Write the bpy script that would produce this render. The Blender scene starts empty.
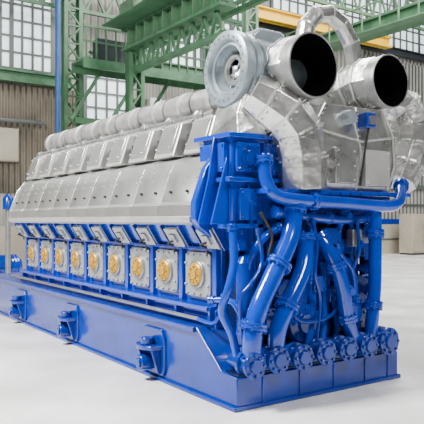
import bpy, bmesh, math, random
from mathutils import Vector, Matrix
random.seed(4)
S = bpy.context.scene
COL = S.collection
TH = math.atan(437/637.0); SN, CS = math.sin(TH), math.cos(TH)
CX, CY, CZ = -3.374, -4.528, 1.7
def PY(px, py, y):
    a = (px-212)/637.0; dy = y-CY
    dx = dy*(SN+CS*a)/(CS-SN*a); d = SN*dx+CS*dy
    return Vector((dx+CX, y, CZ+(220-py)*d/637.0))

# ------------------------------------------------------------ materials
def mat(name, col, rough=.45, metal=0., var=.12, scale=6., bump=0., bscale=40., coat=0., wave=None, dist=.02, spec=.5):
    m = bpy.data.materials.new(name); m.use_nodes = True
    nt = m.node_tree; N = nt.nodes; L = nt.links
    b = N['Principled BSDF']
    tc = N.new('ShaderNodeTexCoord')
    nz = N.new('ShaderNodeTexNoise'); nz.inputs['Scale'].default_value = scale; nz.inputs['Detail'].default_value = 6
    L.new(tc.outputs['Object'], nz.inputs['Vector'])
    cr = N.new('ShaderNodeValToRGB')
    cr.color_ramp.elements[0].position = .3; cr.color_ramp.elements[1].position = .7
    cr.color_ramp.elements[0].color = [max(0, c*(1-var)) for c in col]+[1]
    cr.color_ramp.elements[1].color = [min(1, c*(1+var)) for c in col]+[1]
    L.new(nz.outputs['Fac'], cr.inputs['Fac']); L.new(cr.outputs['Color'], b.inputs['Base Color'])
    mr = N.new('ShaderNodeMapRange'); mr.inputs['To Min'].default_value = max(.03, rough-.08); mr.inputs['To Max'].default_value = rough+.08
    L.new(nz.outputs['Fac'], mr.inputs['Value']); L.new(mr.outputs['Result'], b.inputs['Roughness'])
    b.inputs['Metallic'].default_value = metal
    b.inputs['Specular IOR Level'].default_value = spec
    b.inputs['Coat Weight'].default_value = coat; b.inputs['Coat Roughness'].default_value = .05
    if bump or wave:
        bp = N.new('ShaderNodeBump'); bp.inputs['Strength'].default_value = bump or .6; bp.inputs['Distance'].default_value = dist
        if wave:
            w = N.new('ShaderNodeTexWave'); w.bands_direction = wave[0]; w.inputs['Scale'].default_value = wave[1]
            L.new(tc.outputs['Object'], w.inputs['Vector']); L.new(w.outputs['Fac'], bp.inputs['Height'])
            bp.inputs['Distance'].default_value = .12
        else:
            n2 = N.new('ShaderNodeTexNoise'); n2.inputs['Scale'].default_value = bscale
            L.new(tc.outputs['Object'], n2.inputs['Vector']); L.new(n2.outputs['Fac'], bp.inputs['Height'])
        L.new(bp.outputs['Normal'], b.inputs['Normal'])
    return m
def emit(name, col, st):
    m = mat(name, col, .2); b = m.node_tree.nodes['Principled BSDF']
    b.inputs['Emission Color'].default_value = col+(1,); b.inputs['Emission Strength'].default_value = st
    return m
BLUE = mat('blue_paint', (0, .037, .40), .15, 0, .12, 3, spec=.5, coat=.5)
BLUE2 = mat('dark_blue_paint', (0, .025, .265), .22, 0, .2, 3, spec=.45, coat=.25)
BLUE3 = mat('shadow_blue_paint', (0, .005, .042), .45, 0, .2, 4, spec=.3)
SILV = mat('silver_sheet', (.58, .58, .57), .31, .85, .14, 2.5, .14, 4, dist=.03)
SILVR = mat('silver_insulation', (.62, .62, .61), .29, .9, .24, 4, .38, 6, dist=.04)
LAG = mat('dull_lagging', (.45, .45, .44), .42, .7, .28, 5, .5, 8, dist=.045)
SILVL = mat('light_grey_sheet', (.60, .60, .58), .36, .6, .12, 4, .06, 8)
SILVD = mat('dull_grey_sheet', (.30, .30, .30), .40, .75, .2, 5, .1, 9)
GREYB = mat('blue_grey_casting', (.25, .30, .335), .36, .4, .15, 7, .12, 50)
GREYD = mat('dark_blue_grey_casting', (.03, .036, .042), .5, .3, .15, 9)
PLATE = mat('pale_grey_plate', (.36, .38, .39), .36, .5, .18, 8)
GOLD = mat('gold_cover', (.47, .265, .022), .42, .3, .2, 30)
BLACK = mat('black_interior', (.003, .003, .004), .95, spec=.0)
DARK = mat('dark_rubber', (.015, .015, .017), .6)
STEEL = mat('bare_steel', (.38, .38, .40), .36, .85)
GREEN = mat('green_steel_paint', (.042, .118, .056), .5, 0, .28, 3)
GREEN2 = mat('pale_green_paint', (.075, .155, .085), .5, 0, .25, 3)
YEL = mat('yellow_paint', (.72, .43, .01), .45)
FLOOR = mat('concrete_floor', (.74, .74, .735), .26, 0, .25, .8, .03, 30)
WALLM = mat('pale_cladding', (.29, .28, .25), .6, 0, .3, .5, .9, wave=('X', 1.1))
CLAD = mat('brown_cladding', (.165, .14, .105), .6, 0, .4, .9, .9, wave=('X', 1.6))
DADO = mat('beige_dado', (.36, .32, .25), .6, 0, .15, 1)
PANE = emit('daylight_pane', (.80, .90, .95), .85)
WHITE = mat('white_paint', (.65, .66, .66), .45)
FRAME = mat('window_frame_grey', (.08, .095, .09), .5)

# ------------------------------------------------------------ mesh builder
class MB:
    def __init__(s): s.bm = bmesh.new()
    def box(s, x0, x1, y0, y1, z0, z1, M=None):
        r = bmesh.ops.create_cube(s.bm, size=1)
        for v in r['verts']:
            v.co = Vector(((x0+x1)/2+v.co.x*(x1-x0), (y0+y1)/2+v.co.y*(y1-y0), (z0+z1)/2+v.co.z*(z1-z0)))
            if M: v.co = M @ v.co
        return s
    def prism(s, poly, axis, a, b):
        def mk(p, t):
            return {'x': (t, p[0], p[1]), 'y': (p[0], t, p[1]), 'z': (p[0], p[1], t)}[axis]
        A = [s.bm.verts.new(mk(p, a)) for p in poly]; B = [s.bm.verts.new(mk(p, b)) for p in poly]
        n = len(poly)
        s.bm.faces.new(A); s.bm.faces.new(B[::-1])
        for i in range(n): s.bm.faces.new((A[i], B[i], B[(i+1) % n], A[(i+1) % n]))
        return s
    def hull(s, pts):
        vs = [s.bm.verts.new(p) for p in pts]
        bmesh.ops.convex_hull(s.bm, input=vs)
        return s
    def tube(s, path, r, n=16, cap=True, spin=0., up=None):
        P = [Vector(p) for p in path]; k = len(P)
        R = r if isinstance(r, (list, tuple)) else [r]*k
        T = []
        for i in range(k):
            t = (P[min(i+1, k-1)]-P[max(i-1, 0)])
            T.append(t.normalized())
        u = Vector(up) if up else (Vector((0, 0, 1)) if abs(T[0].z) < .9 else Vector((0, 1, 0)))
        nrm = (u-T[0]*u.dot(T[0])).normalized(); rings = []
        for i in range(k):
            nrm = (nrm-T[i]*nrm.dot(T[i])).normalized(); bn = T[i].cross(nrm)
            rings.append([s.bm.verts.new(P[i]+R[i]*(math.cos(spin+2*math.pi*j/n)*nrm+math.sin(spin+2*math.pi*j/n)*bn)) for j in range(n)])
        for i in range(k-1):
            for j in range(n):
                s.bm.faces.new((rings[i][j], rings[i][(j+1) % n], rings[i+1][(j+1) % n], rings[i+1][j]))
        if cap:
            if cap != 'end': s.bm.faces.new(rings[0][::-1])
            s.bm.faces.new(rings[-1])
        return s
    def cyl(s, a, b, r, r2=None, n=20): return s.tube([a, b], [r, r if r2 is None else r2], n)
    def bar(s, a, b, w): return s.tube([a, b], w*.7071, 4, True, math.pi/4)
    def lathe(s, prof, o, axis, n=40, closed=False):
        o = Vector(o)
        ax = {'x': Vector((1, 0, 0)), 'y': Vector((0, 1, 0)), 'z': Vector((0, 0, 1))}[axis]
        e1 = Vector((0, 0, 1)) if axis != 'z' else Vector((1, 0, 0)); e2 = ax.cross(e1)
        rings = []
        for (a, r) in prof:
            if r < 1e-5: rings.append([s.bm.verts.new(o+ax*a)])
            else: rings.append([s.bm.verts.new(o+ax*a+r*(math.cos(2*math.pi*j/n)*e1+math.sin(2*math.pi*j/n)*e2)) for j in range(n)])
        m = len(rings)
        for i in range(m if closed else m-1):
            A, B = rings[i], rings[(i+1) % m]
            for j in range(n):
                q = (j+1) % n
                if len(A) == 1 and len(B) == 1: continue
                if len(A) == 1: s.bm.faces.new((A[0], B[q], B[j]))
                elif len(B) == 1: s.bm.faces.new((A[j], A[q], B[0]))
                else: s.bm.faces.new((A[j], A[q], B[q], B[j]))
        return s
    def bolts(s, o, axis, R, k, r=.012, h=.02, ph=0.):
        o = Vector(o); ax = {'x': Vector((1, 0, 0)), 'y': Vector((0, 1, 0)), 'z': Vector((0, 0, 1))}[axis]
        e1 = Vector((0, 0, 1)) if axis != 'z' else Vector((1, 0, 0)); e2 = ax.cross(e1)
        for i in range(k):
            t = ph+2*math.pi*i/k; c = o+R*(math.cos(t)*e1+math.sin(t)*e2)
            s.cyl(c, c+ax*h, r, n=6)
        return s
    def build(s, name, m, parent=None, bevel=0., loc=None, flat=False):
        bmesh.ops.recalc_face_normals(s.bm, faces=s.bm.faces)
        me = bpy.data.meshes.new(name); s.bm.to_mesh(me); s.bm.free()
        me.materials.append(m)
        if not flat:
            for p in me.polygons: p.use_smooth = True
            me.set_sharp_from_angle(angle=math.radians(35))
        o = bpy.data.objects.new(name, me); COL.objects.link(o)
        if parent: o.parent = parent
        if loc is not None: o.location = loc
        if bevel:
            md = o.modifiers.new('bevel', 'BEVEL'); md.width = bevel; md.segments = 2; md.limit_method = 'ANGLE'
        return o
def spline(pts, sub=6):
    P = [Vector(p) for p in pts]; out = []
    for i in range(len(P)-1):
        p0, p1, p2, p3 = P[max(i-1, 0)], P[i], P[i+1], P[min(i+2, len(P)-1)]
        for k in range(sub):
            t = k/sub
            out.append(.5*((2*p1)+(p2-p0)*t+(2*p0-5*p1+4*p2-p3)*t*t+(3*p1-p0-3*p2+p3)*t**3))
    out.append(P[-1]); return out
def thing(name, label, cat, loc=(0, 0, 0), group=None):
    o = bpy.data.objects.new(name, None); COL.objects.link(o); o.location = loc; o.empty_display_size = .2
    o['label'] = label; o['category'] = cat
    if group: o['group'] = group
    return o
def tag(o, label, cat, group=None):
    o['label'] = label; o['category'] = cat
    if group: o['group'] = group
    return o
def struct(o): o['kind'] = 'structure'; return o
def rep(o, d, parent):
    c = o.copy(); COL.objects.link(c); c.parent = parent; c.location = o.location+Vector(d)
    for ch in o.children:
        e = ch.copy(); COL.objects.link(e); e.parent = c
    return c
def dup(o, dy, parent): return rep(o, (0, dy, 0), parent)

# ------------------------------------------------------------ setting
WY = 17.0
struct(MB().box(-14, 36, -12, WY, -.1, 0).build('floor', FLOOR))
struct(MB().box(-14, 36, WY, WY+.2, 0, 16).build('wall_back', WALLM))
struct(MB().box(-4, 13.2, WY-.06, WY, 2.6, 6.3).build('trim_1', CLAD))
struct(MB().box(-14, 36, WY-.1, WY, 0, 1.5).build('trim_2', DADO))
struct(MB().box(13.2, 36, WY-.06, WY, 3.4, 9.8).build('trim_3', mat('grey_green_cladding', (.18, .185, .16), .6, 0, .3, .6, .9, wave=('X', 1.2))))
struct(MB().box(13.2, 36, WY-.12, WY, 1.5, 1.75).build('trim_4', BLUE2))
struct(MB().box(13.2, 36, WY-.12, WY, 3.3, 3.5).build('trim_5', FRAME))
struct(MB().box(13.2, 36, WY-.13, WY, .7, .78).build('trim_6', FRAME))
struct(MB().box(13.2, 36, WY-.1, WY, 2.45, 2.53).build('trim_7', FRAME))
def window(n, x0, x1, z0, z1, nx, nz):
    w = struct(MB().box(x0, x1, WY-.08, WY, z0, z1).build('window_%d' % n, PANE))
    b = MB(); t = .035
    for i in range(nx+1):
        x = x0+(x1-x0)*i/nx; t2 = .07 if i % 4 == 0 else t
        b.box(x-t2, x+t2, WY-.14, WY-.06, z0-t, z1+t)
    for i in range(nz+1):
        z = z0+(z1-z0)*i/nz; b.box(x0-t, x1+t, WY-.13, WY-.06, z-t, z+t)
    b.build('window_frame', FRAME, w)
window(1, -4, 4.6, 6.8, 10.6, 24, 7)
window(2, 5.8, 7.5, 3.6, 7.4, 4, 7)
window(3, 7.9, 13.0, 7.6, 11.0, 14, 6)
window(4, 14.5, 28.5, 10.4, 13.6, 28, 6)

# ------------------------------------------------------------ engine
E = thing('diesel_engine', 'huge bright blue and silver diesel engine on a blue base frame', 'engine')
BL, BH = 8.0, .66
b = MB()
b.prism([(0, 0), (BL, 0), (BL, BH), (.66, BH), (.24, .31), (0, .29)], 'x', .0, 2.156)
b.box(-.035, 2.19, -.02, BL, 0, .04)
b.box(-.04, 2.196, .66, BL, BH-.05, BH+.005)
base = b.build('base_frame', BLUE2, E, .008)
base['label'] = 'dark blue welded base frame'
g = MB()
g.prism([(-.2, .06), (.2, .06), (.24, .14), (.24, .46), (.18, .55), (-.18, .55), (-.24, .46), (-.24, .14)], 'x', -.03, .03)
g.prism([(-.03, -.2), (-.14, -.17), (-.19, -.08), (-.19, .08), (-.14, .17), (-.03, .2)], 'z', .33, .38)
g.prism([(-.02, .08), (-.06, .08), (-.14, .33), (-.02, .33)], 'y', -.17, -.13).prism([(-.02, .08), (-.06, .08), (-.14, .33), (-.02, .33)], 'y', .13, .17)
g.cyl((-.1, 0, .38), (-.1, 0, .45), .07).cyl((-.2, 0, .19), (-.03, 0, .19), .085).cyl((-.22, 0, .19), (-.2, 0, .19), .05)
lug = g.build('jacking_bracket', BLUE2, base, .012, (0, 1.47, 0))
for y in (3.78, 5.94): rep(lug, (0, y-1.47, 0), base)
fr = MB().box(-.015, .015, -.012, .02, .03, .27).build('front_gusset', BLUE2, base, .004, (.3, 0, 0))
for x in (.75, 1.2, 1.65, 2.0): rep(fr, (x-.3, 0, 0), base)
# --- block
prof = [(.2, .5), (.2, .8), (.27, .84), (.27, 1.40), (.1, 1.66), (.16, 2.0), (.35, 2.3), (.62, 2.4), (1.08, 2.25), (1.54, 2.4), (1.81, 2.3), (2.0, 2.0), (2.06, 1.66), (1.89, 1.4), (1.89, .84), (1.96, .8), (1.96, .5)]
block = MB().prism(prof, 'y', .62, 6.5).build('engine_block', BLUE, E, .01)
Y0, DY = .985, .637
MB().box(.12, .27, .66, 6.45, .80, .845).build('block_ledge', BLUE, block, .006)
MB().box(.12, .2, .66, 6.45, .64, .70).build('block_foot', BLUE, block, .006)
MB().box(.2, .28, .66, 6.45, 1.40, 1.43).build('block_ledge', BLUE, block, .004)
r0 = MB().box(.215, .28, -.035, .035, .84, 1.43).box(.15, .28, -.02, .02, .62, .845).build('block_rib', BLUE, E, .006, (0, Y0-DY/2, 0))
for k in range(1, 10): dup(r0, DY*k, E)
# --- crankcase doors
d = MB()
w, ch, z0, z1 = .232, .04, .905, 1.37
d.prism([(-w+ch, z0), (w-ch, z0), (w, z0+ch), (w, z1-ch), (w-ch, z1), (-w+ch, z1), (-w, z1-ch), (-w, z0+ch)], 'x', .225, .275)
for yy in (-.18, -.06, .06, .18):
    for zz in (z0+.03, z1-.03): d.cyl((.225, yy, zz), (.2, yy, zz), .015, n=6)
for zz in (1.03, 1.25):
    for yy in (-.205, .205): d.cyl((.225, yy, zz), (.2, yy, zz), .015, n=6)
door = d.build('crankcase_door', PLATE, E, .008, (0, Y0, 0))
MB().lathe([(.0, .147), (-.025, .147), (-.03, .14), (-.03, .125), (0, .12)], (.225, 0, 1.14), 'x', 32, True).build('door_rim', STEEL, door)
q = MB().lathe([(0, .122), (-.03, .122), (-.045, .108), (-.045, .052), (-.06, .047), (-.06, 0)], (.225, 0, 1.14), 'x', 32)
q.bolts((.18, 0, 1.14), 'x', .08, 8, .012, -.02)
q.build('relief_valve_cover', GOLD, door)['label'] = 'round gold cover'
for k in range(1, 9): dup(door, DY*k, E)
# --- pump covers
p = MB()
M = Matrix.Translation((.165, 0, 1.53)) @ Matrix.Rotation(math.radians(-33), 4, 'Y')
p.box(-.035, .01, -.13, .13, -.12, .11, M)
pc = p.build('pump_cover', PLATE, E, .008, (0, Y0-.31, 0))
MB().box(-.06, -.03, -.05, .05, -.06, .05, M).build('pump_cap', STEEL, pc, .004)
MB().box(-.03, .05, -.2, -.175, -.14, .14, M).build('pump_bracket', BLUE2, pc, .004)
MB().box(-.03, .05, .175, .2, -.14, .14, M).build('pump_bracket', BLUE2, pc, .004)
MB().tube(spline([M @ Vector((-.05, .0, -.03)), (.1, .06, 1.45), (.2, .1, 1.42), (.22, .12, 1.36)]), .012, 8).build('pump_hose', DARK, pc)
for k in range(1, 10): dup(pc, DY*k, E)
# --- hot box
hb = [(.12, 1.70), (-.02, 1.70), (-.06, 1.74), (-.06, 1.85), (-.02, 1.885), (.075, 2.17), (.13, 2.28), (.2, 2.345), (.31, 2.38), (.5, 2.39), (.5, 2.34)]
q = MB().prism(hb, 'y', -DY/2+.003, DY/2-.003)
for zz in (2.12, 2.2):
    xx = .055 if zz < 2.15 else .085
    for yy in (-.26, 0, .26): q.cyl((xx+.02, yy, zz), (xx-.012, yy, zz+.004), .009, n=6)
hp = q.build('hot_box_panel', SILV, E, .002, (0, Y0, 0))
kb = MB().cyl((-.015, 0, 1.99), (.05, 0, 1.98), .014, n=10).build('panel_knob', DARK, hp, 0, (.0, -.16, 0))
c = kb.copy(); COL.objects.link(c); c.parent = hp; c.location = (0, .16, 0)
for k in range(1, 9): dup(hp, DY*k, E)
MB().prism([(-.035, 1.655), (-.085, 1.68), (-.085, 1.735), (-.04, 1.735), (.14, 1.69), (.14, 1.65)], 'y', Y0-DY/2-.01, Y0+8.5*DY+.01).build('hot_box_sill', SILVL, E, .004)
MB().prism([(-.02, 1.62), (-.075, 1.70), (-.075, 1.87), (.05, 2.2), (.17, 2.36), (.3, 2.41), (.75, 2.42), (.75, 1.5), (.3, 1.42)], 'y', .56, .655).build('bank_end_plate', BLUE, E, .01)
MB().prism([(.0, 1.66), (-.07, 1.72), (-.07, 1.86), (.06, 2.19), (.19, 2.355), (.31, 2.39), (.5, 2.4), (.5, 1.6)], 'y', Y0+8.5*DY, Y0+8.5*DY+.03).build('hot_box_end_cap', SILV, E, .008)
MB().prism([(2.04, 1.7), (2.19, 1.74), (2.19, 1.86), (2.07, 2.2), (1.94, 2.36), (1.66, 2.4), (1.66, 2.35), (1.9, 2.2)], 'y', .67, 6.4).build('far_hot_box_casing', SILV, E, .01)
MB().box(.34, .66, .68, 6.4, 2.36, 2.52).build('bank_top_tray', GREYD, E, .01)
# --- cylinder head boxes
h = MB().hull([(.17, -.24, 2.39), (.17, .2, 2.39), (.3, -.22, 2.76), (.3, .18, 2.76), (.42, -.2, 2.80), (.42, .16, 2.80), (.66, -.2, 2.80), (.66, .16, 2.80), (.66, -.24, 2.39), (.66, .2, 2.39)])
hx = h.build('cylinder_head_box', SILVL, E, .012, (0, Y0, 0), flat=True)
q = MB().prism([(.19, 2.44), (.295, 2.74), (.275, 2.747), (.17, 2.447)], 'y', -.19, .15)
for yy in (-.16, .12):
    for xx, zz in ((.185, 2.48), (.27, 2.71)): q.cyl((xx, yy, zz), (xx-.025, yy, zz+.01), .014, n=6)
q.build('box_lid', SILV, hx, .006)
MB().tube(spline([(.6, .05, 2.76), (.63, .02, 2.86), (.68, -.02, 2.95), (.74, -.05, 3.02)]), .062, 14).build('exhaust_branch', SILVD, hx)
MB().box(.28, .62, .22, .3, 2.39, 2.62).cyl((.36, .3, 2.48), (.36, .36, 2.48), .05).build('box_bracket', DARK, hx)
MB().cyl((.46, .2, 2.83), (.46, .3, 2.83), .06, n=20).cyl((.46, .25, 2.62), (.46, .25, 2.83), .035).build('pipe_coupling', STEEL, hx, .004)
for k in range(1, 9): dup(hx, DY*k, E)
# --- exhaust pipes with lagging
def lagged(x, z, name):
    pr = [(1.0, 0), (1.0, .16)]
    y = 1.06
    while y < 6.45:
        pr.append((y, .163+random.uniform(-.006, .008))); y += .13
    pr += [(6.5, .155), (6.52, 0)]
    return MB().lathe(pr, (x, 0, z), 'y', 32).build(name, LAG, E)
man = lagged(.74, 3.05, 'exhaust_manifold')
for k in range(9):
    jo = random.uniform(-.05, .05)
    MB().lathe([(-.04, .155), (-.035, .178), (.035, .178), (.04, .155)], (.74, Y0+.32+jo+DY*k, 3.05), 'y', 32, True).build('expansion_joint', SILVL, man)
    MB().lathe([(-.01, .155), (-.01, .176), (.01, .176), (.01, .155)], (.74, Y0+.08+jo+DY*k, 3.05), 'y', 28, True).build('clamp_ring', SILVD, man)
lagged(1.42, 3.07, 'far_exhaust_manifold')
MB().cyl((.46, 1.0, 2.83), (.46, 6.45, 2.83), .04, n=16).build('fuel_rail', SILVR, E)
# --- turbocharger at the near left
T = (0, .6, 3.2)
tb = MB().lathe([(.5, .0), (.5, .3), (.56, .35), (.74, .35), (.82, .3), (.95, .24), (1.0, .26), (1.3, .26), (1.3, 0)], T, 'x', 44)
tb.bolts((.56, .6, 3.2), 'x', .32, 16, .014, -.03)
turbo = tb.build('turbocharger', GREYB, E, .004)
s_ = MB().lathe([(.46, .18), (.40, .205), (.37, .225), (.335, .23), (.325, .24), (.33, .262), (.30, .275), (.285, .29), (.285, .345), (.30, .37), (.37, .375), (.385, .355), (.41, .355), (.425, .37), (.47, .37), (.49, .35), (.52, .34), (.52, .18)], T, 'x', 52, True)
s_.bolts((.287, .6, 3.2), 'x', .318, 24, .010, -.012)
s_.build('intake_silencer', GREYB, turbo)
MB().lathe([(.425, .10), (.40, .115), (.40, .145), (.43, .155)], T, 'x', 40, True).build('intake_ring', SILVD, turbo)
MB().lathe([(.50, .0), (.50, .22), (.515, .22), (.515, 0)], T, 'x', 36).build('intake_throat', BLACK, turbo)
MB().lathe([(.40, 0), (.405, .02), (.42, .045), (.5, .055), (.51, 0)], T, 'x', 24).build('intake_hub', SILVD, turbo)
for i in range(4):
    t = 2*math.pi*i/4+.6
    MB().bar((.45, .6+.04*math.cos(t), 3.2+.04*math.sin(t)), (.45, .6+.21*math.cos(t), 3.2+.21*math.sin(t)), .018).build('intake_strut', GREYB, turbo)
MB().prism([(.5, 3.3), (.5, 3.54), (.6, 3.62), (.9, 3.62), (.98, 3.52), (.98, 3.3)], 'y', .42, .88).build('turbine_housing', GREYB, turbo, .03)
MB().hull([(.24, .3, 2.52), (.74, .3, 2.52), (.24, .84, 2.52), (.74, .84, 2.52), (.4, .4, 3.0), (.72, .36, 3.02), (.4, .8, 3.0), (.72, .8, 3.0), (.26, .34, 2.72), (.76, .26, 2.72)]).build('volute_outlet', SILVR, turbo, .015, flat=True)
# --- exhaust outlets
def seg(o, path, R, n, spin, rivets=True):
    P = [Vector(p) for p in path]
    for i in range(1, len(P)-1):
        t = (P[i+1]-P[i-1]).normalized()
        q = MB().tube([P[i]-t*.012, P[i]+t*.012], R[i]*1.03, n, True, spin)
        if rivets:
            u = t.cross(Vector((0, 1, 0)) if abs(t.y) < .8 else Vector((0, 0, 1))).normalized(); v = t.cross(u)
            for j in range(18):
                a = 2*math.pi*j/18; dd = math.cos(a)*u+math.sin(a)*v
                c_ = P[i]+dd*R[i]*1.0+t*.04
                q.cyl(c_-dd*.04, c_+dd*.012, .009, n=6)
        q.build('seam_band', SILVL, o)
def clad(path, R, n, spin, name='insulated_elbow', m=None, cap=True):
    o = MB().tube(path, R, n, cap, spin).build(name, m or SILVR, E, .006, flat=True)
    seg(o, path, R, n, spin); return o
def outlet(x, z, r, yf, path, R):
    o = MB().lathe([(yf, r*.975), (yf-.004, r*.985), (yf-.004, r*1.02), (yf, r*1.035), (yf+.03, r*1.04), (yf+.035, r*1.02), (yf+.16, r*1.02), (yf+.16, r*.98)], (x, 0, z), 'y', 48, True).build('exhaust_outlet', SILVD, E)
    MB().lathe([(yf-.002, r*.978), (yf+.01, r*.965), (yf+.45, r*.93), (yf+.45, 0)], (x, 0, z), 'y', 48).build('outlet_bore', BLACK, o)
    pts = [(x+a, yf+b_, z+c_) for a, b_, c_ in path]
    n = 10
    dct = MB().tube(pts, R, n, 'end', math.pi/n).build('exhaust_duct', SILVR, E, .006, flat=True)
    P = [Vector(p) for p in pts]
    for i in range(1, len(P)-1):
        t = (P[i+1]-P[i-1]).normalized()
        MB().tube([P[i]-t*.014, P[i]+t*.014], R[i]*1.03, n, False, math.pi/n).build('seam_band', SILVL, dct)
va = PY(314, 65, -.06); vb = PY(391, 81, .04)
outlet(va.x, va.z, .305, -.06, [(0, .13, 0), (0, .34, 0), (.0, .56, -.02), (-.02, .8, -.1), (-.03, 1.0, -.24)], [.318, .335, .335, .32, .3])
outlet(vb.x, vb.z, .28, .04, [(0, .13, 0), (0, .32, 0), (-.02, .5, -.04), (-.06, .74, -.14), (-.08, .94, -.28)], [.292, .31, .31, .3, .28])
clad([(.56, .62, 2.98), (.66, .6, 3.06), (.76, .58, 3.13), (.86, .58, 3.18)], [.24, .28, .29, .29], 10, math.pi/10, 'outlet_hood')
AP = [PY(*q_, 1.0) for q_ in ((303, 44), (306, 26), (316, 15), (329, 14), (341, 24), (351, 43), (357, 75), (357, 112))]
ap = MB().tube(AP, .105, 14).build('wastegate_pipe', SILVR, E, .004, flat=True)
seg(ap, AP, [.105]*8, 14, 0, False)
# --- silver casings
clad([PY(250, 92, .36), PY(265, 101, .3), PY(282, 113, .24), PY(295, 131, .22), PY(300, 155, .22), PY(301, 188, .24)], [.2, .24, .27, .275, .27, .26], 8, math.pi/8)
clad([PY(388, 100, .55), PY(403, 107, .48), PY(412, 124, .42), PY(412, 145, .42), PY(406, 166, .42), PY(399, 184, .42)], [.2, .22, .23, .23, .22, .2], 8, math.pi/8)
cas = MB().hull([(.62, .5, 2.0), (2.44, .34, 2.0), (.62, 1.3, 2.0), (2.44, 1.3, 2.0), (1.0, .2, 2.0), (2.2, .18, 2.0), (.9, .16, 2.3), (1.0, .12, 2.62), (1.2, .14, 2.88), (2.1, .16, 2.9), (2.36, .2, 2.66), (2.38, .2, 2.3), (2.3, .5, 2.93), (1.0, .5, 2.9), (1.0, 1.2, 2.92), (2.3, 1.2, 2.93), (1.7, .09, 2.4)]).build('casing_box', SILVR, E, .012, flat=True)
def crease(pts):
    q = MB().tube(pts, .012, 6)
    for i in range(len(pts)-1):
        a, c_ = Vector(pts[i]), Vector(pts[i+1])
        for k in range(1, 5):
            m_ = a.lerp(c_, k/5.0); q.cyl(m_+Vector((.03, .02, 0)), m_+Vector((.03, -.012, 0)), .009, n=6)
    q.build('casing_seam', SILVL, cas)
crease([(1.0, .185, 2.02), (.92, .15, 2.3), (1.02, .11, 2.62), (1.2, .13, 2.88)]); crease([(1.66, .14, 2.02), (1.69, .085, 2.4), (1.62, .12, 2.7), (1.66, .14, 2.88)])
crease([(1.02, .11, 2.62), (1.7, .085, 2.52), (2.36, .19, 2.62)]); crease([(2.2, .175, 2.02), (2.3, .16, 2.3), (2.28, .17, 2.64), (2.1, .15, 2.9)])
for x0, x1, z0, z1, mm in ((1.3, 1.6, 2.08, 2.44, SILVR), (1.74, 2.12, 2.06, 2.44, SILVL)):
    f = .07
    q = MB().box(x0, x1, f, .2, z0, z1)
    for x in (x0+.03, x1-.03):
        for z in (z0+.03, (z0+z1)/2, z1-.03): q.cyl((x, f, z), (x, f-.013, z), .012, n=6)
    q.build('casing_panel', mm, cas, .012)
MB().lathe([(-.06, 0), (-.06, .07), (.06, .08)], (1.5, .09, 2.76), 'y', 24).build('gauge', GREYB, cas)
MB().box(1.68, 1.82, .0, .16, 2.66, 2.82).build('actuator', BLUE2, cas, .015)
MB().cyl((1.75, -.02, 2.74), (1.75, .0, 2.74), .05).build('actuator_knob', STEEL, cas)
MB().tube(spline([(1.76, .05, 2.67), (1.72, .05, 2.5), (1.68, .05, 2.3), (1.68, .1, 2.06)]), .012, 8).build('sensor_cable', DARK, cas)
MB().box(1.3, 1.9, .6, 1.2, 2.92, 3.08).build('casing_top', SILVR, cas, .02)
MB().cyl((1.62, .7, 3.05), (1.62, .7, 3.25), .12).build('casing_stub', SILVR, cas, .01)
fl = MB().box(.42, 2.48, .08, 1.3, 1.95, 2.0)
for i in range(14): fl.cyl((.5+i*.146, .08, 1.975), (.5+i*.146, .065, 1.975), .014, n=6)
fl.build('casing_floor', BLUE, E, .006)
MB().box(.8, 2.3, .22, .9, 1.9, 1.95).build('floor_beam', BLUE2, E, .006)
MB().box(.75, 2.0, .3, .7, 1.66, 1.9).build('receiver_box', BLUE2, E, .015)
# --- charge air cooler box
ac = MB().box(.18, .82, .33, .85, 1.62, 2.5).build('air_cooler_housing', BLUE, E, .02)
def cover(x0, x1, y0, y1, z0, z1):
    q = MB().box(x0, x1, y0, y1, z0, z1)
    if x1-x0 > y1-y0:
        n = max(2, int((x1-x0)/.13))
        for i in range(n+1):
            x = x0+.03+(x1-x0-.06)*i/n
            for z in (z0+.03, z1-.03): q.cyl((x, y0, z), (x, y0-.018, z), .014, n=6)
    else:
        for y in (y0+.03, (y0+y1)/2, y1-.03):
            for z in (z0+.03, z1-.03): q.cyl((x0, y, z), (x0-.018, y, z), .014, n=6)
    q.build('cooler_cover', BLUE, ac, .01)
cover(.13, .19, .38, .8, 2.16, 2.44); cover(.13, .19, .38, .8, 1.7, 2.02)
cover(.22, .5, .29, .34, 2.16, 2.44); cover(.54, .78, .29, .34, 2.14, 2.45); cover(.24, .76, .27, .34, 1.7, 2.0)
for z in (1.62, 2.06, 2.48): MB().box(.11, .88, .26, .88, z, z+.045).build('cooler_flange', BLUE, ac, .006)
for x in (.36, .62): MB().prism([(.24, 1.665), (.34, 1.665), (.34, 2.06), (.3, 2.06)], 'x', x-.012, x+.012).build('cooler_gusset', BLUE2, ac)
MB().lathe([(-.06, 0), (-.06, .07), (-.03, .075), (-.03, .1), (0, .1)], (.37, .29, 2.3), 'y', 24).build('cooler_port', BLUE2, ac)
MB().prism([(-.08, 1.66), (.14, 1.66), (.14, 2.5), (.1, 2.5), (.04, 2.1)], 'y', .5, .53).build('side_brace', BLUE, ac, .006)
MB().prism([(-.04, 1.66), (.14, 1.66), (.14, 2.3)], 'y', .34, .37).build('side_brace', BLUE, ac, .006)
MB().prism([(.2, 1.62), (.82, 1.62), (.72, 1.4), (.3, 1.4)], 'y', .36, .8).build('cooler_sump', BLUE, ac, .015)
MB().box(.82, 1.1, .3, .8, 1.6, 1.95).build('cooler_outlet_box', BLUE, ac, .015)
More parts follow.
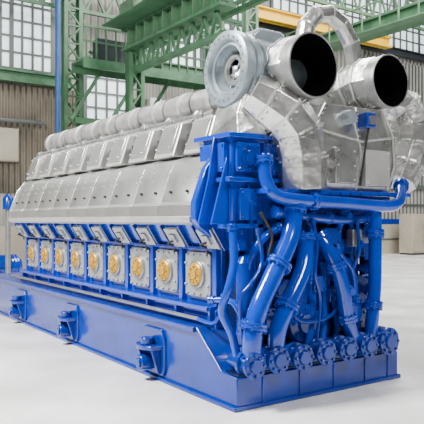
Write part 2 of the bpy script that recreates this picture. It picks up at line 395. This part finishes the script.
# --- end cover
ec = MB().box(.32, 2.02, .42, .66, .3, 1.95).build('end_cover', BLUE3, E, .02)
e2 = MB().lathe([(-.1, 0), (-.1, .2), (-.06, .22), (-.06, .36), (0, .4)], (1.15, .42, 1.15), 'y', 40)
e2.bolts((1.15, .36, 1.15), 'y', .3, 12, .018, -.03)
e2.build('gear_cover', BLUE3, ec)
for x0, x1, z0 in ((.4, .46, .5), (1.74, 1.8, .5), (1.1, 1.18, 1.45)):
    MB().box(x0, x1, .3, .45, z0, 1.95).build('cover_rib', BLUE2, ec, .008)
for x0, x1, z0, z1, y0 in ((.55, .8, 1.3, 1.5, .25), (1.25, 1.5, 1.45, 1.62, .2), (1.5, 1.72, 1.05, 1.3, .22), (.62, .82, .95, 1.12, .2), (1.3, 1.48, .86, 1.0, .15), (1.82, 1.98, 1.3, 1.62, .3), (.86, 1.04, 1.5, 1.64, .18), (1.05, 1.22, .98, 1.14, .12), (.5, .62, .62, .85, .2), (1.78, 2.0, .8, 1.1, .26), (1.82, 2.0, .4, .7, .24), (1.06, 1.3, .5, .78, .2), (.36, .5, 1.1, 1.36, .28), (1.5, 1.74, 1.34, 1.5, .26)):
    q = MB().box(x0, x1, y0, .43, z0, z1)
    for x in (x0+.03, x1-.03):
        for z in (z0+.03, z1-.03): q.cyl((x, y0, z), (x, y0-.02, z), .015, n=6)
    q.build('mounting_block', BLUE2, ec, .012)
for x, z in ((.7, 1.22), (1.38, 1.36), (1.6, .95), (1.04, 1.7), (1.3, 1.72), (1.56, 1.74), (.95, 1.36), (1.72, 1.45), (1.9, .95), (1.9, 1.18), (.5, 1.0)):
    MB().lathe([(.12, 0), (.12, .04), (.16, .045), (.16, .065), (.2, .065), (.2, .04), (.42, .04)], (x, 0, z), 'y', 20).build('pipe_stub', BLUE, ec)
MB().box(1.6, 1.74, .12, .22, 1.42, 1.6).build('junction_box', SILVD, ec, .01)
MB().lathe([(.1, 0), (.1, .045), (.12, .05), (.3, .05)], (1.9, 0, 1.5), 'y', 20).build('pressure_gauge', WHITE, ec)
def pump(x, z, r, y0=.1):
    o = MB().lathe([(y0, 0), (y0, r*.5), (y0+.04, r*.55), (y0+.05, r), (y0+.1, r*1.05), (y0+.12, r*.85), (y0+.33, r*.85)], (x, 0, z), 'y', 32)
    o.bolts((x, y0+.05, z), 'y', r*.82, 8, .013, -.025)
    return o.build('water_pump', BLUE2, E, .004)
pump(.95, .68, .19); pump(1.62, .72, .2)
for px, yy, hh, r in ((298, .27, 1.2, .1), (322, .3, 1.45, .085), (246, .32, 1.35, .1)):
    v = PY(px, 330, yy)
    f = MB().lathe([(.3, 0), (.3, r), (.5, r), (.52, r*1.15), (.62, r*1.15), (.64, r), (hh-.06, r), (hh, r*.6), (hh+.02, 0)], (v.x, v.y, 0), 'z', 24)
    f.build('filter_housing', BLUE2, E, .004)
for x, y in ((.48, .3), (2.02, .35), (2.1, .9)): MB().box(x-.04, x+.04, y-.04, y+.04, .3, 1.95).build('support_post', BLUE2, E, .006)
# --- pipes
def pipe(pts, r, name='coolant_pipe', m=BLUE, flanges=(0, -1), fr=1.4):
    P = spline([PY(*p) for p in pts]); o = MB().tube(P, r, 20).build(name, m, E)
    for i in flanges:
        a = P[i]; t = (P[1]-P[0]) if i == 0 else (P[i]-P[i-1]); t.normalize()
        q = MB().cyl(a-t*.03, a-t*.004, r*fr, n=24).cyl(a+t*.004, a+t*.03, r*fr, n=24)
        q.cyl(a-t*.01, a+t*.01, r*fr*.9, n=20)
        if r > .06:
            u = t.cross(Vector((0, 1, 0))).normalized(); v = t.cross(u)
            for j in range(8):
                g_ = 2*math.pi*j/8; c_ = a+(math.cos(g_)*u+math.sin(g_)*v)*r*1.2
                q.cyl(c_-t*.048, c_+t*.048, .013, n=6)
        q.build('pipe_flange', m, o, .003)
    return o
pipe([(294, 208, .12), (292, 228, .1), (286, 248, .06), (270, 282, .02), (260, 305, 0), (254, 326, 0), (252, 345, 0), (252, 358, .02)], .092, flanges=(0, 15, 30, -1))
pipe([(304, 236, .14), (305, 254, .12), (301, 275, .06), (287, 306, 0), (278, 330, 0), (275, 356, .02)], .084, flanges=(0, 18, -1))
pipe([(320, 238, .2), (328, 250, .12), (336, 266, .06), (343, 290, .03), (347, 318, .03), (352, 334, .03), (360, 345, .04)], .074, flanges=(0, 12, 24, -1))
pipe([(375, 206, .1), (375, 240, .08), (375, 280, .06), (373, 310, .04), (370, 340, .04)], .07, flanges=(0, 5, 17, -1))
pipe([(264, 160, .2), (266, 180, .16), (276, 195, .1), (300, 200, .05), (345, 203, .02), (385, 206, .02), (398, 202, .05), (401, 186, .24)], .064, 'header_pipe', flanges=(0, 20, -1))
pipe([(276, 212, .16), (310, 217, .16), (345, 220, .16), (366, 218, .16)], .045, 'header_pipe')
pipe([(310, 215, .2), (310, 260, .2), (312, 300, .18), (308, 348, .1)], .045, flanges=(0, 9, -1))
pipe([(322, 265, .24), (324, 310, .2), (322, 346, .1)], .034)
pipe([(334, 300, .2), (337, 325, .15), (335, 346, .08)], .034)
pipe([(232, 228, .3), (234, 262, .22), (228, 290, .2), (222, 312, .25), (232, 335, .2), (238, 362, .15)], .04)
pipe([(212, 300, .5), (232, 302, .3), (243, 322, .15), (246, 350, .08)], .03, 'oil_pipe')
pipe([(278, 228, .2), (262, 240, .2), (250, 262, .25), (246, 300, .3)], .04)
pipe([(340, 222, .22), (338, 250, .24), (352, 270, .2), (356, 300, .18)], .032, 'oil_pipe')
pipe([(313, 222, .1), (317, 245, .06), (315, 275, .04), (320, 300, .06), (316, 345, .04)], .018, 'drain_pipe', BLUE2)
pipe([(258, 232, .12), (262, 262, .1), (250, 285, .06), (240, 300, .1), (242, 340, .1)], .018, 'drain_pipe', BLUE2)
pipe([(357, 222, .1), (359, 250, .08), (354, 265, .1)], .018, 'drain_pipe', BLUE2)
pipe([(290, 300, .14), (296, 318, .08), (310, 322, .06), (330, 316, .08), (340, 300, .14)], .018, 'drain_pipe', BLUE2)
pipe([(262, 215, .16), (272, 236, .14), (268, 262, .14), (276, 290, .16)], .014, 'drain_pipe', DARK)
for a, c_ in (((268, 262, .1), (258, 276, .34)), ((345, 296, .06), (334, 296, .34)), ((374, 262, .1), (362, 262, .4)), ((288, 322, .04), (300, 322, .3))):
    a, c_ = PY(*a), PY(*c_); MB().bar(a, c_, .045).build('pipe_bracket', BLUE2, E, .004)
def valve(x, z, r):
    y = -.06
    o = MB().lathe([(y-.06, 0), (y-.06, r*.5), (y-.05, r*.54), (y-.032, r*.56), (y-.03, r*.98), (y-.025, r), (y, r), (y, r*.7), (.03, r*.7), (.03, r), (.065, r), (.065, r*.66), (.24, r*.66), (.24, 0)], (x, 0, z), 'y', 32)
    o.bolts((x, y-.03, z), 'y', r*.79, 8, .017, -.022)
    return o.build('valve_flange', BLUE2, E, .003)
for x, z, r in ((.14, .40, .12), (.42, .42, .125), (.72, .41, .125), (1.02, .42, .125), (1.32, .42, .12), (1.62, .42, .125), (1.93, .43, .145)): valve(x, z, r)
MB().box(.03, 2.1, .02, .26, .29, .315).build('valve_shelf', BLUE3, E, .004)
MB().tube([(.08, .75, .72), (.08, 6.7, .72)], .022, 10).build('deck_conduit', STEEL, E)
MB().tube(spline([(.08, .75, .72), (.1, .6, .7), (.12, .5, .72), (.16, .45, .85), (.2, .5, .98)]), .022, 10).build('oil_pipe', BLUE, E)

# ------------------------------------------------------------ background steelwork
def column(x, y, w, h, label, m=GREEN):
    t = thing('steel_column', label, 'column', (x, y, 0))
    for sx in (-w/2, w/2):
        MB().box(sx-.06, sx+.06, -.15, -.11, 0, h).box(sx-.06, sx+.06, .11, .15, 0, h).box(sx-.02, sx+.02, -.11, .11, 0, h).build('upright', m, t)
    q = MB(); n = int(h/.55)
    for i in range(n):
        a, c = (-w/2, w/2) if i % 2 else (w/2, -w/2)
        q.bar((a, -.13, i*h/n), (c, -.13, (i+1)*h/n), .055); q.bar((-w/2, -.13, i*h/n), (w/2, -.13, i*h/n), .045)
        q.bar((-a, .13, i*h/n), (-c, .13, (i+1)*h/n), .05)
    q.build('lacing', m, t)
    MB().box(-w/2-.15, w/2+.15, -.25, .25, 0, .04).build('foot_plate', m, t)
column(PY(72, 220, 14.9).x, 14.9, .5, 13, 'green lattice steel column at the left, beyond the far end of the engine')
column(PY(214, 220, 15.2).x, 15.2, .55, 13.5, 'green lattice steel column rising behind the round turbocharger intake')
column(5.72, 12.9, .4, 6.8, 'short green lattice column holding up the left end of the overhead girder')
column(PY(250, 220, 15.6).x, 15.6, .5, 13.5, 'green lattice column just right of the turbocharger intake top', GREEN2)
def beam(x0, x1, z, h, m, label, y=WY-.3):
    o = MB().box(x0, x1, y-.14, y+.14, z, z+.06).box(x0, x1, y-.14, y+.14, z+h-.06, z+h).box(x0, x1, y-.02, y+.02, z+.06, z+h-.06).build('wall_beam', m)
    tag(o, label, 'beam')
beam(-14, 5.2, 6.3, .4, GREEN, 'green horizontal steel beam along the wall under the upper left windows')
beam(5.9, 12.6, 7.45, .3, GREEN2, 'pale green horizontal beam along the wall under the upper middle windows')
beam(13.4, 30, 10.0, .35, GREYD, 'dark horizontal beam along the wall under the upper right windows')
gd = thing('crane_girder', 'large green crane girder running overhead above the engine, top centre left', 'crane girder', (5.7, 0, 0))
GE = 13.3
MB().box(-.05, .05, 8, GE, 7.0, 7.5).box(-.25, .25, 8, GE, 6.9, 6.98).box(-.25, .25, 8, GE, 7.52, 7.6).build('web_beam', GREEN, gd)
sf = MB().box(-.22, -.05, 0, .04, 6.96, 7.54).build('stiffener', GREEN2, gd, 0, (0, 8.2, 0))
for i in range(1, 10): rep(sf, (0, i*.52, 0), gd)
q = MB().box(-.3, -.22, 8, GE, 8.9, 8.98).box(-.3, -.22, 8, GE, 8.3, 8.35).box(-.9, -.25, 8, GE, 7.58, 7.62)
for i in range(7):
    q.bar((-.26, 8.3+i*.8, 7.6), (-.26, 8.3+i*.8, 8.95), .05)
    if i < 6: q.bar((-.26, 8.3+i*.8, 7.6), (-.26, 9.1+i*.8, 8.95), .05)
q.build('railing', GREEN, gd)
q = MB().box(-.1, .1, 8, GE, 6.2, 6.32)
for i in range(9): q.bar((0, 8.2+i*.56, 6.26), (0, 8.48+i*.56, 6.92), .07).bar((0, 8.48+i*.56, 6.92), (0, 8.76+i*.56, 6.26), .07)
q.build('lower_bracing', GREEN, gd)
MB().box(-.09, .09, 8, GE, 7.6, 7.74).build('crane_rail', STEEL, gd)
MB().box(-.5, -.1, 10.6, 11.5, 7.76, 8.45).cyl((-.6, 11.1, 8.1), (.2, 11.1, 8.1), .25).build('travel_drive', GREYD, gd, .02)
MB().box(-.4, .3, 12.2, 13.1, 7.76, 8.25).build('drive_cabinet', GREEN2, gd, .02)
g3 = thing('runway_truss', 'green lattice truss running overhead just right of the large crane girder', 'truss', (8.6, 0, 0))
q = MB().box(-.08, .08, 9, 16.8, 9.35, 9.5).box(-.08, .08, 9, 16.8, 8.2, 8.35)
for i in range(11):
    y = 9.1+i*.7
    q.bar((0, y, 8.3), (0, y+.35, 9.4), .07); q.bar((0, y+.35, 9.4), (0, y+.7, 8.3), .07)
q.build('truss_frame', GREEN, g3)
MB().box(-.35, -.1, 9, 16.8, 8.38, 8.42).build('cable_tray', GREEN2, g3)
g4 = thing('roof_truss', 'muted green lattice truss crossing the upper left windows along the wall', 'truss', (0, 16.3, 0))
q = MB().box(-6, 12.5, -.06, .06, 9.7, 9.84).box(-6, 12.5, -.06, .06, 8.9, 9.02)
for i in range(24):
    x = -6+i*.77
    q.bar((x, 0, 8.95), (x+.385, 0, 9.75), .08); q.bar((x+.385, 0, 9.75), (x+.77, 0, 8.95), .08)
q.build('truss_frame', GREEN, g4)
pf = thing('service_platform', 'green steel service platform beyond the overhead girder beside the lattice column', 'platform', (0, 0, 0))
a = PY(78, 60, 14.0); c = PY(205, 60, 14.0)
zp = a.z
MB().box(a.x, c.x+1, 13.6, 14.5, zp-.05, zp).box(a.x, c.x+1, 13.55, 13.62, zp-.3, zp).box(a.x, c.x+1, 14.45, 14.52, zp-.3, zp).build('deck', GREEN, pf)
q = MB()
for i in range(18):
    x = a.x+.1+i*(c.x+.9-a.x)/17.0; q.bar((x, 13.6, zp), (x, 13.6, zp+1), .045)
q.box(a.x, c.x+1, 13.57, 13.63, zp+.95, zp+1.02).box(a.x, c.x+1, 13.58, 13.62, zp+.5, zp+.55)
q.build('railing', GREEN, pf)
for dx in (.9, 2.2, 3.4, 4.6): MB().bar((a.x+dx, 14.1, zp-.1), (a.x+dx-1.0, 14.3, zp-1.8), .11).build('strut', GREEN, pf)
MB().box(a.x, c.x+1, 14.2, 14.34, zp-1.9, zp-1.72).build('lower_beam', GREEN, pf)
MB().box(a.x+.6, a.x+1.7, 13.8, 14.3, zp, zp+.75).build('hoist_unit', GREYD, pf, .03)
MB().cyl((a.x+2.0, 14.05, zp+.35), (a.x+2.9, 14.05, zp+.35), .32).build('cable_drum', GREEN2, pf, .01)
rt = thing('roof_truss', 'grey green roof truss crossing high above the exhaust outlets at the right', 'truss', (0, 15.2, 0))
q = MB().box(12, 30, -.08, .08, 12.2, 12.36).box(12, 30, -.08, .08, 10.9, 11.02)
for i in range(18):
    x = 12.2+i*.97
    q.bar((x, 0, 11), (x+.48, 0, 12.3), .075); q.bar((x+.48, 0, 12.3), (x+.97, 0, 11), .075)
q.build('truss_frame', GREEN2, rt)
# wall clutter
def duct(x0, x1, z, r, m, label):
    tag(MB().cyl((x0, WY-.35, z), (x1, WY-.35, z), r).build('wall_duct', m), label, 'duct')
duct(7.7, 13.0, 5.5, .16, SILVD, 'grey round duct along the brown wall cladding behind the exhaust pipe')
duct(-3, 4.2, 5.0, .07, FRAME, 'thin dark pipe along the brown wall at the far left')
duct(15, 32, 7.6, .14, SILVD, 'grey round duct along the wall at the far right')
duct(15, 32, 6.9, .06, YEL, 'thin yellow pipe along the wall at the far right')
for i, (x, z, w, hh, m, lb) in enumerate(((8.6, 6.0, .5, .7, WHITE, 'small pale switch box on the brown wall above the grey duct, left one'), (10.6, 6.1, .8, .6, GREYD, 'dark switch box on the brown wall above the grey duct, right one'), (2.9, 4.2, .9, 1.1, DADO, 'beige electrical box on the brown wall at the far left'))):
    o = thing('switch_box', lb, 'switch box', (x, WY-.06, z))
    MB().box(-w/2, w/2, -.25, 0, -hh/2, hh/2).build('body', m, o, .02)
    MB().box(-w/2+.04, w/2-.04, -.27, -.25, -hh/2+.04, hh/2-.04).build('door', m, o, .006)
x = PY(53, 100, WY-.55).x
o = MB().cyl((x, WY-1.0, 0), (x, WY-1.0, 12), .09).build('drain_pipe', mat('light_blue_paint', (.03, .11, .36), .5)); tag(o, 'blue vertical pipe in front of the upper left windows', 'pipe')
a = PY(255, 6, 16); c = PY(345, 28, 16)
o = MB().box(a.x, c.x+3, 15.8, 16.2, a.z-.5, a.z-.45).box(a.x, c.x+3, 15.97, 16.03, a.z-.5, a.z).box(a.x, c.x+3, 15.8, 16.2, a.z-.05, a.z).build('crane_beam', YEL); tag(o, 'yellow steel beam high on the back wall above the turbocharger', 'beam')
g2 = thing('crane_girder', 'green crane girder at the upper right corner of the hall', 'crane girder', (15.3, 0, 0))
MB().box(-.18, .18, 4, 16.9, 8.7, 9.2).box(-.3, .3, 4, 16.9, 9.2, 9.27).box(-.3, .3, 4, 16.9, 8.63, 8.7).build('box_beam', GREEN, g2)
MB().box(-.06, .06, 4, 16.9, 9.27, 9.4).build('rail', STEEL, g2)
q = MB().box(-.8, -.76, 4, 16.9, 9.55, 9.6).box(-.8, -.3, 4, 16.9, 8.62, 8.66)
for i in range(16): q.bar((-.78, 4.2+i*.84, 8.64), (-.78, 4.2+i*.84, 9.58), .045)
q.build('walkway', GREEN2, g2)
# far-left motor and pipe stand
mx = thing('electric_motor', 'blue electric motor standing on the floor past the far end of the engine', 'motor', (1.25, 11.4, 0))
q = MB().lathe([(-.45, 0), (-.45, .22), (-.36, .3), (.36, .3), (.45, .22), (.45, 0)], (0, 0, .52), 'x', 28)
for i in range(9): q.lathe([(-.32+i*.08, .29), (-.32+i*.08, .33), (-.3+i*.08, .33), (-.3+i*.08, .29)], (0, 0, .52), 'x', 28, True)
q.build('motor_body', BLUE, mx)
MB().box(-.2, .15, -.35, -.2, .55, .85).build('terminal_box', BLUE2, mx, .01)
MB().box(-.38, .38, -.28, .28, 0, .06).box(-.3, -.2, -.2, .2, .06, .3).box(.2, .3, -.2, .2, .06, .3).build('foot', BLUE2, mx)
p = PY(8, 220, 10.4)
st = thing('pipe_stand', 'slim grey upright with a blue head standing beside the far end of the engine', 'stand', (p.x, p.y, 0))
MB().cyl((0, 0, .03), (0, 0, 2.0), .06).build('post', SILVD, st)
MB().box(-.25, .25, -.25, .25, 0, .03).build('foot_plate', DARK, st)
MB().lathe([(1.95, 0), (1.95, .12), (2.2, .12), (2.3, .05), (2.3, 0)], (0, 0, 0), 'z', 20).build('head', BLUE2, st)
p = PY(416, 245, 15.5)
cb = thing('control_cabinet', 'beige control cabinet against the far wall at the right', 'cabinet', (p.x+.4, 15.8, 0))
MB().box(-.8, .8, -.4, .4, .08, 2.0).build('body', DADO, cb, .02)
for x0 in (-.72, .02): MB().box(x0, x0+.7, -.43, -.4, .15, 1.9).build('door', DADO, cb, .01)
MB().box(-.75, .75, -.38, .38, 0, .08).build('plinth', DARK, cb)

# ------------------------------------------------------------ lights
def area(loc, tgt, size, power, col=(1, 1, 1)):
    l = bpy.data.lights.new('hall_lamp', 'AREA'); l.shape = 'SQUARE'; l.size = size; l.energy = power; l.color = col
    o = bpy.data.objects.new('hall_lamp', l); COL.objects.link(o); o.location = loc
    o.rotation_euler = (Vector(tgt)-Vector(loc)).to_track_quat('-Z', 'Y').to_euler()
area((-6, 3, 9), (0, 2.5, 1), 2.6, 4200, (1, .985, .95))
area((1.5, -6, 9), (1, 1, 1.8), 1.8, 950, (1, .98, .95))
area((8, 8, 14), (9, 12, 0), 7, 4000, (1, .99, .96))
area((18, 6, 13), (18, 14, 2), 8, 3400)
W = bpy.data.worlds.new('World'); S.world = W; W.use_nodes = True
W.node_tree.nodes['Background'].inputs['Color'].default_value = (.95, .97, 1, 1)
W.node_tree.nodes['Background'].inputs['Strength'].default_value = .1
# ------------------------------------------------------------ camera
cam = bpy.data.cameras.new('Camera'); co = bpy.data.objects.new('Camera', cam); COL.objects.link(co)
cam.sensor_width = 36; cam.lens = 637/424*36; cam.shift_y = 8/424
co.location = (CX, CY, CZ); co.rotation_euler = (math.pi/2, 0, -TH)
S.camera = co
